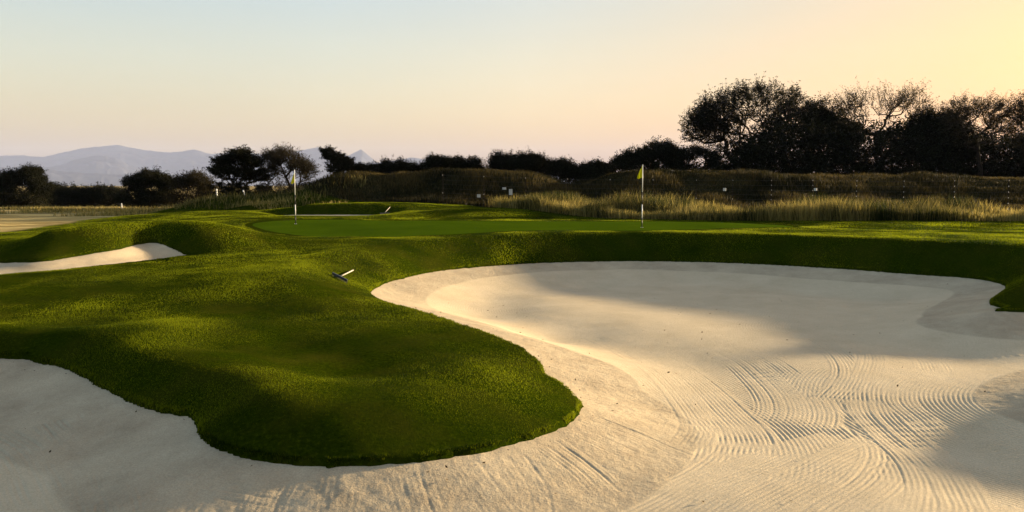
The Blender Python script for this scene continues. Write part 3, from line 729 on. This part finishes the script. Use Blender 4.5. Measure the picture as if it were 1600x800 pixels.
# the right-hand group against the sunset; leaves = (leaves per twig point, spread, leaf size, flatness, twigs per tip, twig length)
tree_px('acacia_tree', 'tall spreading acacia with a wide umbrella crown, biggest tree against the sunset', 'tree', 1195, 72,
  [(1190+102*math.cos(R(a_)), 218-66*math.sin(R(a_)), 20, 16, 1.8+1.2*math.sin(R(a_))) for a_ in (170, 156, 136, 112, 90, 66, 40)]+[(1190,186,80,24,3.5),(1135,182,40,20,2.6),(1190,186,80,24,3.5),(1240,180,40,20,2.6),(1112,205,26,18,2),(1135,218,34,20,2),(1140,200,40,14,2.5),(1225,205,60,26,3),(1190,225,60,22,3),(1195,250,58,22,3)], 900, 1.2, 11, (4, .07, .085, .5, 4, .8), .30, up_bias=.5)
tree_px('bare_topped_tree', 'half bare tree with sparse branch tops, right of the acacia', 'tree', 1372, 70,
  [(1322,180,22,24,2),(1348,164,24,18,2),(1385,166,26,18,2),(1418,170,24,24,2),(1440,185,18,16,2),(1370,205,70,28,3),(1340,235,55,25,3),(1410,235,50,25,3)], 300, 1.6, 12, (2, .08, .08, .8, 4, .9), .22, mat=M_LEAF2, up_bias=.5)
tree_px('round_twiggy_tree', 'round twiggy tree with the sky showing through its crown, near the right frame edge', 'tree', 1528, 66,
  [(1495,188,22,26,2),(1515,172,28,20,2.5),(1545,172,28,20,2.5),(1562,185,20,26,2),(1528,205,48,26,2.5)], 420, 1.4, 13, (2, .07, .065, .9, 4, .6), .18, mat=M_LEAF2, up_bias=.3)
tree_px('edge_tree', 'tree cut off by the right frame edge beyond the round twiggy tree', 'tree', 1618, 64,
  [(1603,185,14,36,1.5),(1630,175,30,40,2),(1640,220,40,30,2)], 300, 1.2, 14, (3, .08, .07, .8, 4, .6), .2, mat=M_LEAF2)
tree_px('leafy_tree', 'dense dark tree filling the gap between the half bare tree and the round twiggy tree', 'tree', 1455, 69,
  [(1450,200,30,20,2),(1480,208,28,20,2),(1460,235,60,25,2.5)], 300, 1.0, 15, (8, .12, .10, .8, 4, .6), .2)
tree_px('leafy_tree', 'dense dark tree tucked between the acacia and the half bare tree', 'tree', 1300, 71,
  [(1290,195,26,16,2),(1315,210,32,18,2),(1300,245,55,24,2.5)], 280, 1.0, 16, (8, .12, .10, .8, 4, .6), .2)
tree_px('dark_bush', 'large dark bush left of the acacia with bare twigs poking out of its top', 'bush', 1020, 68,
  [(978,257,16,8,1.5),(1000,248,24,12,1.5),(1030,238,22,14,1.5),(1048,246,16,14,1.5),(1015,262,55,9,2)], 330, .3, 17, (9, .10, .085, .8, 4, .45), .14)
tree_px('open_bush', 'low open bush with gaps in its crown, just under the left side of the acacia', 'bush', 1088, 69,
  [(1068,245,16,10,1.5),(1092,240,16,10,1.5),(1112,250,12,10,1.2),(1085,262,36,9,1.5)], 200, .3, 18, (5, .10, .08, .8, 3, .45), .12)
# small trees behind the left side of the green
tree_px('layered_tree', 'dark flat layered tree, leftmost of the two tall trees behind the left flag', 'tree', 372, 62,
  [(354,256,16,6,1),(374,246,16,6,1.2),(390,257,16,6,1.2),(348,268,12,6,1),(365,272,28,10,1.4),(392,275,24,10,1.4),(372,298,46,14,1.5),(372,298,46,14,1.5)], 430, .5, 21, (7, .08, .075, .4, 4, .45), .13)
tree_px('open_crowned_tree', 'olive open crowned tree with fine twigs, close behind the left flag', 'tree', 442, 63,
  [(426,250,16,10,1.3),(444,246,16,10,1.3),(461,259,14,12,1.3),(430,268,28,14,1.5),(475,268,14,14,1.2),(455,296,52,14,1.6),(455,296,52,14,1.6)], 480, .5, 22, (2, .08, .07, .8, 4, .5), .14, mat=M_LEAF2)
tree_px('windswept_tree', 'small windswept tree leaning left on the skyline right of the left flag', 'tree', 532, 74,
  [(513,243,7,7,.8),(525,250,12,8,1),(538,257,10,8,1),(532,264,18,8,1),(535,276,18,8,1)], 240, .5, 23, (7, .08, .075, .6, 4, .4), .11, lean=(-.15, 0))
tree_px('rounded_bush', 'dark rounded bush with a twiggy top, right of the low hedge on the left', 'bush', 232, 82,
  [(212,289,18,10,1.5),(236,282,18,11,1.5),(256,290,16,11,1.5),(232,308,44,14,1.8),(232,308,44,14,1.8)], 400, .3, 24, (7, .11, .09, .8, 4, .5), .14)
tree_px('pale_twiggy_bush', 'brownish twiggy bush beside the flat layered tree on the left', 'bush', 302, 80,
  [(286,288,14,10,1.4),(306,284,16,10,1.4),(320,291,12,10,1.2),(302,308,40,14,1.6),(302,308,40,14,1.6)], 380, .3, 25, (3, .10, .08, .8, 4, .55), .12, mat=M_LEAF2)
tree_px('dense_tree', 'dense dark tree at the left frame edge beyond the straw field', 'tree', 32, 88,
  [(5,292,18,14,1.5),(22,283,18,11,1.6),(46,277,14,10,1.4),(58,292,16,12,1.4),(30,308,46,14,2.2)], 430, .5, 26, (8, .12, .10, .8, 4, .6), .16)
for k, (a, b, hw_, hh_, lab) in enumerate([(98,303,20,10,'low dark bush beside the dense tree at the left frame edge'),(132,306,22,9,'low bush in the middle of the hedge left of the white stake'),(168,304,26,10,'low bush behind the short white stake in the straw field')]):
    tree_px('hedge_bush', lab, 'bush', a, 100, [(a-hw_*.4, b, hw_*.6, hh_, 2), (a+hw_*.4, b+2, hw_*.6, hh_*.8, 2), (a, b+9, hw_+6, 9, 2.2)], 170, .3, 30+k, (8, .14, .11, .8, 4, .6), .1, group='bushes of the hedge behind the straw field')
# the skyline row behind the long dune
row = [(572,268,24,8,'low bush at the foot of the windswept tree'),(615,267,24,8,'low bush on the skyline under the sharp mountain peak'),(655,266,22,7,'low bush at the left of the skyline row behind the dune'),
       (690,258,20,11,'spiky crowned small tree at the left end of the long dune crest'),(730,260,24,10,'broad bush behind the left half of the dune crest'),
       (790,254,20,11,'taller dark bush right behind the dune summit'),(826,254,20,11,'dark bush with a flat top just right of the dune summit'),(866,262,24,10,'rounded bush on the far slope of the dune'),
       (905,266,20,8,'low bush right of the dune above the dip in the skyline'),(938,266,20,8,'last low bush of the skyline row before the gap of open sky')]
for k, (a, b, hw_, hh_, lab) in enumerate(row):
    rr = random.uniform
    tree_px('skyline_bush', lab, 'bush', a, 76+k % 3*2, [(a-hw_*rr(.3, .6), b+rr(-1, 4), hw_*rr(.3, .5), hh_*rr(.6, 1), 1.5), (a+hw_*rr(.2, .5), b+rr(-1, 3), hw_*rr(.35, .55), hh_*rr(.6, 1), 1.5), (a, b+11, hw_*1.2, 9, 1.8)], 190, .3, 40+k, (6, .11, .09, .8, 4, rr(.4, .65)), .1, group='bushes along the skyline behind the dune')
# the dark thicket under the right-hand trees: one mass nobody could count
pts = []
rg = np.random.default_rng(5)
for a in np.arange(1120, 1760, 13):
    top = np.interp(a, [1120, 1160, 1185, 1250, 1300, 1400, 1480, 1520, 1600], [262, 235, 205, 195, 198, 200, 206, 222, 222])
    for r in range(10):
        Yd = rg.uniform(88, 100); py = rg.uniform(top, 300) if r < 8 else rg.uniform(275, 302); c = PD(a+rg.normal(0, 8), py, Yd)
        pts.append(np.array(c)+rg.normal(0, 1, (26, 3))*np.array([1.05, 1.3, .65]))
pts = np.concatenate(pts); pts = pts[pts[:, 2] > ground_h(pts[:, 0], pts[:, 1])-.1]
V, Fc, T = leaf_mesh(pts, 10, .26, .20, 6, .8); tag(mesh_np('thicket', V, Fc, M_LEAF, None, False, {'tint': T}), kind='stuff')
# weeds and small scrub in the tall grass
for k, (a, Yd, w_, h_, lab) in enumerate([(1380,36.8,22,13,'dark green weed clump in the tall grass right of the right flag'),(1215,37,16,10,'dark weed clump in the tall grass under the left part of the wire fence')]):
    x = XD(a, Yd); z0 = gz(x, Yd); root = tag(empty('weed_clump', (x, Yd, z0)), lab, 'plant', 'weed clumps in the tall grass')
    nodes, par, rad, tips = grow([(0, 0, .35, w_/F*Yd, .5, .35)], 90, .12, 1, 60+k, .03, step=.15)
    V, Fc = limb_mesh(nodes, par, rad*.6, 4); mesh_np('stem', V, Fc, M_BARK, root)
    V, Fc, T = leaf_mesh(nodes[tips], 16, .09, .05, 70+k); mesh_np('foliage', V, Fc, M_LEAF2, root, False, {'tint': T})

# ------------------------------------------------------------------ flagsticks, rakes, stakes, fence, signs
def flagstick(x, y, top, bands, flag, label):
    z = gz(x, y)+.008; root = tag(empty('golf_flagstick', (x, y, z)), label, 'golf flag', 'flagsticks on the green')
    cup = MB(); n = 24                                  # hole rim flush with the green
    for r_, zz in ((.054, .004), (.054, -.10), (.050, -.10), (.050, .004)):
        for k in range(n): cup.v.append((r_*math.cos(2*math.pi*k/n), r_*math.sin(2*math.pi*k/n), zz))
    for q in range(3):
        for k in range(n): cup.f.append((q*n+k, q*n+(k+1) % n, (q+1)*n+(k+1) % n, (q+1)*n+k))
    cup.build('cup', M_SOIL, root)
    rr = lambda t: .017-.005*t
    for (a, b, col) in bands:
        m = MB(); m.tube([(0, 0, a*top), (0, 0, b*top)], [rr(a), rr(b)], 12); m.build('pole_band', M_WHITE if col == 'w' else M_BLACK, root, True)
    m = MB(); m.tube([(0, 0, top), (0, 0, top+.012), (0, 0, top+.022)], [.016, .018, .008], 12); m.build('pole_cap', M_WHITE, root, True)
    # limp cloth: hung from the pole, gathered in folds that widen downwards
    t0, drop, width, sgn = flag; U, Wn = 22, 14; V = []; T = []
    for i in range(U+1):
        v = i/U
        for j in range(Wn+1):
            u = j/Wn; ww = width*(.22+.78*v**.8)
            fx = sgn*(.014+u*ww*.95); fy = .045*math.sin(u*9+v*2.2)*(.35+.65*v)*u**.4-.02*u
            fz = top-t0-v*drop*(1-.12*u)-.10*u*(1-v*.4)+.02*math.sin(u*7)
            V.append((fx, fy, fz)); T.append(.5+.5*math.sin(u*9))
    Fc = [(i*(Wn+1)+j, i*(Wn+1)+j+1, (i+1)*(Wn+1)+j+1, (i+1)*(Wn+1)+j) for i in range(U) for j in range(Wn)]
    o = mesh_np('flag_cloth', V, Fc, M_FLAG, root, True, {'tint': T}); o.modifiers.new('thickness', 'SOLIDIFY').thickness = .003
    return root
q = P(1003, 355.5, .06); flagstick(q[0], q[1], 2.13, [(0, .15, 'b'), (.15, .37, 'w'), (.37, .57, 'b'), (.57, 1, 'w')], (.02, .42, .20, -1), 'striped flagstick with a limp yellow flag, standing before the tall grass on the right')
q = P(462, 350, -.03); flagstick(q[0], q[1], 2.13, [(0, .16, 'b'), (.16, .36, 'w'), (.36, .54, 'b'), (.54, 1, 'w')], (.10, .42, .13, -1), 'striped flagstick with a furled yellow flag, standing before the small far bunker')

def rake(x, y, head_dir, handle_vec, label, head=.62, hl=1.6, tilt=0.0):
    z = gz(x, y); root = tag(empty('bunker_rake', (x, y, z+.03)), label, 'rake')
    hd = Vector(head_dir).normalized(); hv = Vector(handle_vec).normalized(); up = hd.cross(hv).normalized()
    if up.z < 0: up = -up
    mt = Matrix((hd, hv, up)).transposed()
    m = MB(); m.box((0, 0, .03), head, .05, .045, mt)
    m.build('rake_head', M_BLACK, root)
    t = MB()
    for k in range(13):
        c = hd*((k/12-.5)*(head-.04)); t.tube([c-hv*.0-up*-.01, c-hv*.03-up*.035], [.010, .006], 6)
    t.build('rake_teeth', M_BLACK, root)
    s = MB(); s.tube([up*.03+hv*.02, up*.04+hv*.14], [.02, .018], 10); s.build('handle_socket', M_BLACK, root, True)
    h = MB(); h.tube([up*.04+hv*.12, up*.03+hv*(hl*.5), up*.02+hv*hl], [.0155, .015, .014], 10); h.build('handle', M_WOOD, root, True)
    return root
q = (-3.55, 16.5)
rx, ry = P(531, 437, -.45)[:2]
for it in range(12):                   # settle the rake where the line of sight meets the bank
    zz = gz(rx, ry); rx, ry = P(531, 437, zz)[:2]
def slope_dir(x, y, dx, dy):
    return (dx, dy, gz(x+dx, y+dy)-gz(x, y))
best = None
for dx in np.arange(-.5, 1.4, .04):    # the lie of the handle on the bank
    dy = math.sqrt(max(1.35**2-dx*dx, .1)); q = (rx+dx, ry+dy, gz(rx+dx, ry+dy)+.05); v_ = np.array(q)-np.array([0, 0, H]); dpt = v_ @ FW
    e = abs(800+F*(v_ @ RT)/dpt-552)+abs(400-F*(v_ @ UP)/dpt-432)
    if best is None or e < best[0]: best = (e, dx, dy)
rake(rx, ry, slope_dir(rx, ry, .36, -.34), slope_dir(rx, ry, best[1], best[2]), 'black bunker rake with a pale handle lying on the grass bank by the big bunker', .55, 1.35)
rx, ry = P(601, 336.5, -.03)[:2]
rake(rx, ry, (.5, -.1, 0), (.14, .8, .27), 'far rake with its pale handle sticking up beside the small shaded bunker', .5, .95)

def stake(px, Yd, h, label, lean=0.0, w=.09):
    x = XD(px, Yd); z = gz(x, Yd); root = tag(empty('marker_stake', (x, Yd, z)), label, 'stake', 'white marker stakes')
    m = MB(); b = 0
    prof = [(-.12, w/2), (h*.93, w/2), (h*.97, w*.42), (h, w*.2)]
    m.tube([(lean*zv, 0, zv) for zv, _ in prof], [r for _, r in prof], 8); m.build('stake_body', M_WHITE, root)
    c = MB(); c.tube([(lean*h*.70, 0, h*.70), (lean*h*.78, 0, h*.78)], w/2+.004, 8); c.build('stake_band', M_BLACK, root)
stake(340, 58, .62, 'white upright stake standing in the rough left of the layered tree', 0, .10)
stake(191, 76, .55, 'short white stake standing at the far end of the straw field', 0, .11)
stake(385, 60, .60, 'white leaning stake under the flat layered tree', -.3, .10)

# wire fence with pale insulators
FP = [(10.6+12*t/7, 48-10*t/7) for t in range(0, 11)]
FL = [(10.6-2.45*t, 48+.25*t) for t in range(1, 7)][::-1]
line = FL+FP
fx0, fy0 = line[0]
fence = tag(empty('wire_fence', (fx0, fy0, gz(fx0, fy0))), 'wire fence of dark posts with pale insulators running along the foot of the dunes', 'fence')
fb = Vector(fence.location)
def frame_post(x, y): z = gz(x, y); return Vector((x, y, z))-fb
posts = [frame_post(x, y) for x, y in line]
HP = 1.85
for k, p in enumerate(posts):
    m = MB(); m.tube([p+Vector((0, 0, -.2)), p+Vector((0, 0, HP))], [.02, .017], 8); po = m.build('post', M_POST, fence, True)
    for q in range(6):
        if k < 8 and q not in (1, 5): continue
        zz = .45+q*.26; i_ = MB(); i_.tube([p+Vector((-.01, -.035, zz-.03)), p+Vector((-.01, -.045, zz)), p+Vector((-.01, -.035, zz+.03))], [.007, .013, .007], 8); i_.build('insulator', M_INSUL, po, True)
for q in range(6):
    zz = .45+q*.26; m = MB()
    for a, b in zip(posts[:-1], posts[1:]): m.tube([a+Vector((-.01, -.05, zz)), (a+b)/2+Vector((-.01, -.05, zz-.02)), b+Vector((-.01, -.05, zz))], .004, 5, False)
    m.build('wire', M_METAL, fence)
def sign(px, py, w, h, label):
    # hangs on the fence line
    best = None
    for a, b in zip(line[:-1], line[1:]):
        for t in np.linspace(0, 1, 40):
            x = a[0]*(1-t)+b[0]*t; y = a[1]*(1-t)+b[1]*t; e = abs(800+F*x/y-px)
            if best is None or e < best[0]: best = (e, x, y, math.atan2(b[1]-a[1], b[0]-a[0]))
    _, x, y, ang = best; z = PD(px, py, y)[2]
    root = tag(empty('warning_sign', (x, y-.09, z-h/2), ang), label, 'sign', 'small white signs on the fence')
    m = MB(); m.box((0, 0, h/2), w, .012, h); m.build('sign_plate', M_INSUL, root)
    for s in (-1, 1):
        b = MB(); b.tube([(s*w*.35, .004, h*.9), (s*w*.35, .05, h*.9)], .006, 6); b.build('bracket', M_METAL, root)
sign(798, 300, .20, .34, 'white upright sign on the fence below the dune summit')
sign(788, 294.5, .22, .13, 'small pale plate beside the upright sign on the fence')
sign(748, 306, .20, .18, 'small grey white sign low on the fence, leftmost of the signs')
sign(1131, 296, .18, .16, 'small pale sign on the fence below the left side of the acacia')
sign(1271, 296, .16, .14, 'small pale sign on the fence below the right side of the acacia')

# ------------------------------------------------------------------ windblown leaves on the sand
lx, ly = scatter(-9, 9, 5.5, 20, 1.1, lambda x, y: (G_main(x, y) < -.1) & in_view(x, y, .5))
e = EF[RNG.integers(0, 200, 130), :2]-nrm[0]*0+RNG.normal(0, .22, (130, 2)); e = e[(G_main(e[:, 0], e[:, 1]) < -.04) & (e[:, 1] > 5)]
lx = np.r_[lx, e[:, 0]]; ly = np.r_[ly, e[:, 1]]; lz = tps_s(lx, ly)+.014
n = len(lx); a = RNG.uniform(0, 6.28, n); L = RNG.uniform(.008, .024, n); u = np.c_[np.cos(a)*L, np.sin(a)*L, RNG.uniform(-.3, .5, n)*L]; w = np.c_[-np.sin(a)*L*.5, np.cos(a)*L*.5, RNG.uniform(-.3, .3, n)*L]
c = np.c_[lx, ly, lz]; V = np.stack([c-u, c+w, c+u+[0, 0, .004], c-w], 1).reshape(-1, 3)
tag(mesh_np('fallen_leaves', V, np.arange(n*4).reshape(n, 4), principled('dead_leaf', (.07, .045, .02), .8, .1, .5, 3)), kind='stuff')
print('objects', len(bpy.data.objects), 'outline y range', EF[:, 1].min(), EF[:, 1].max())
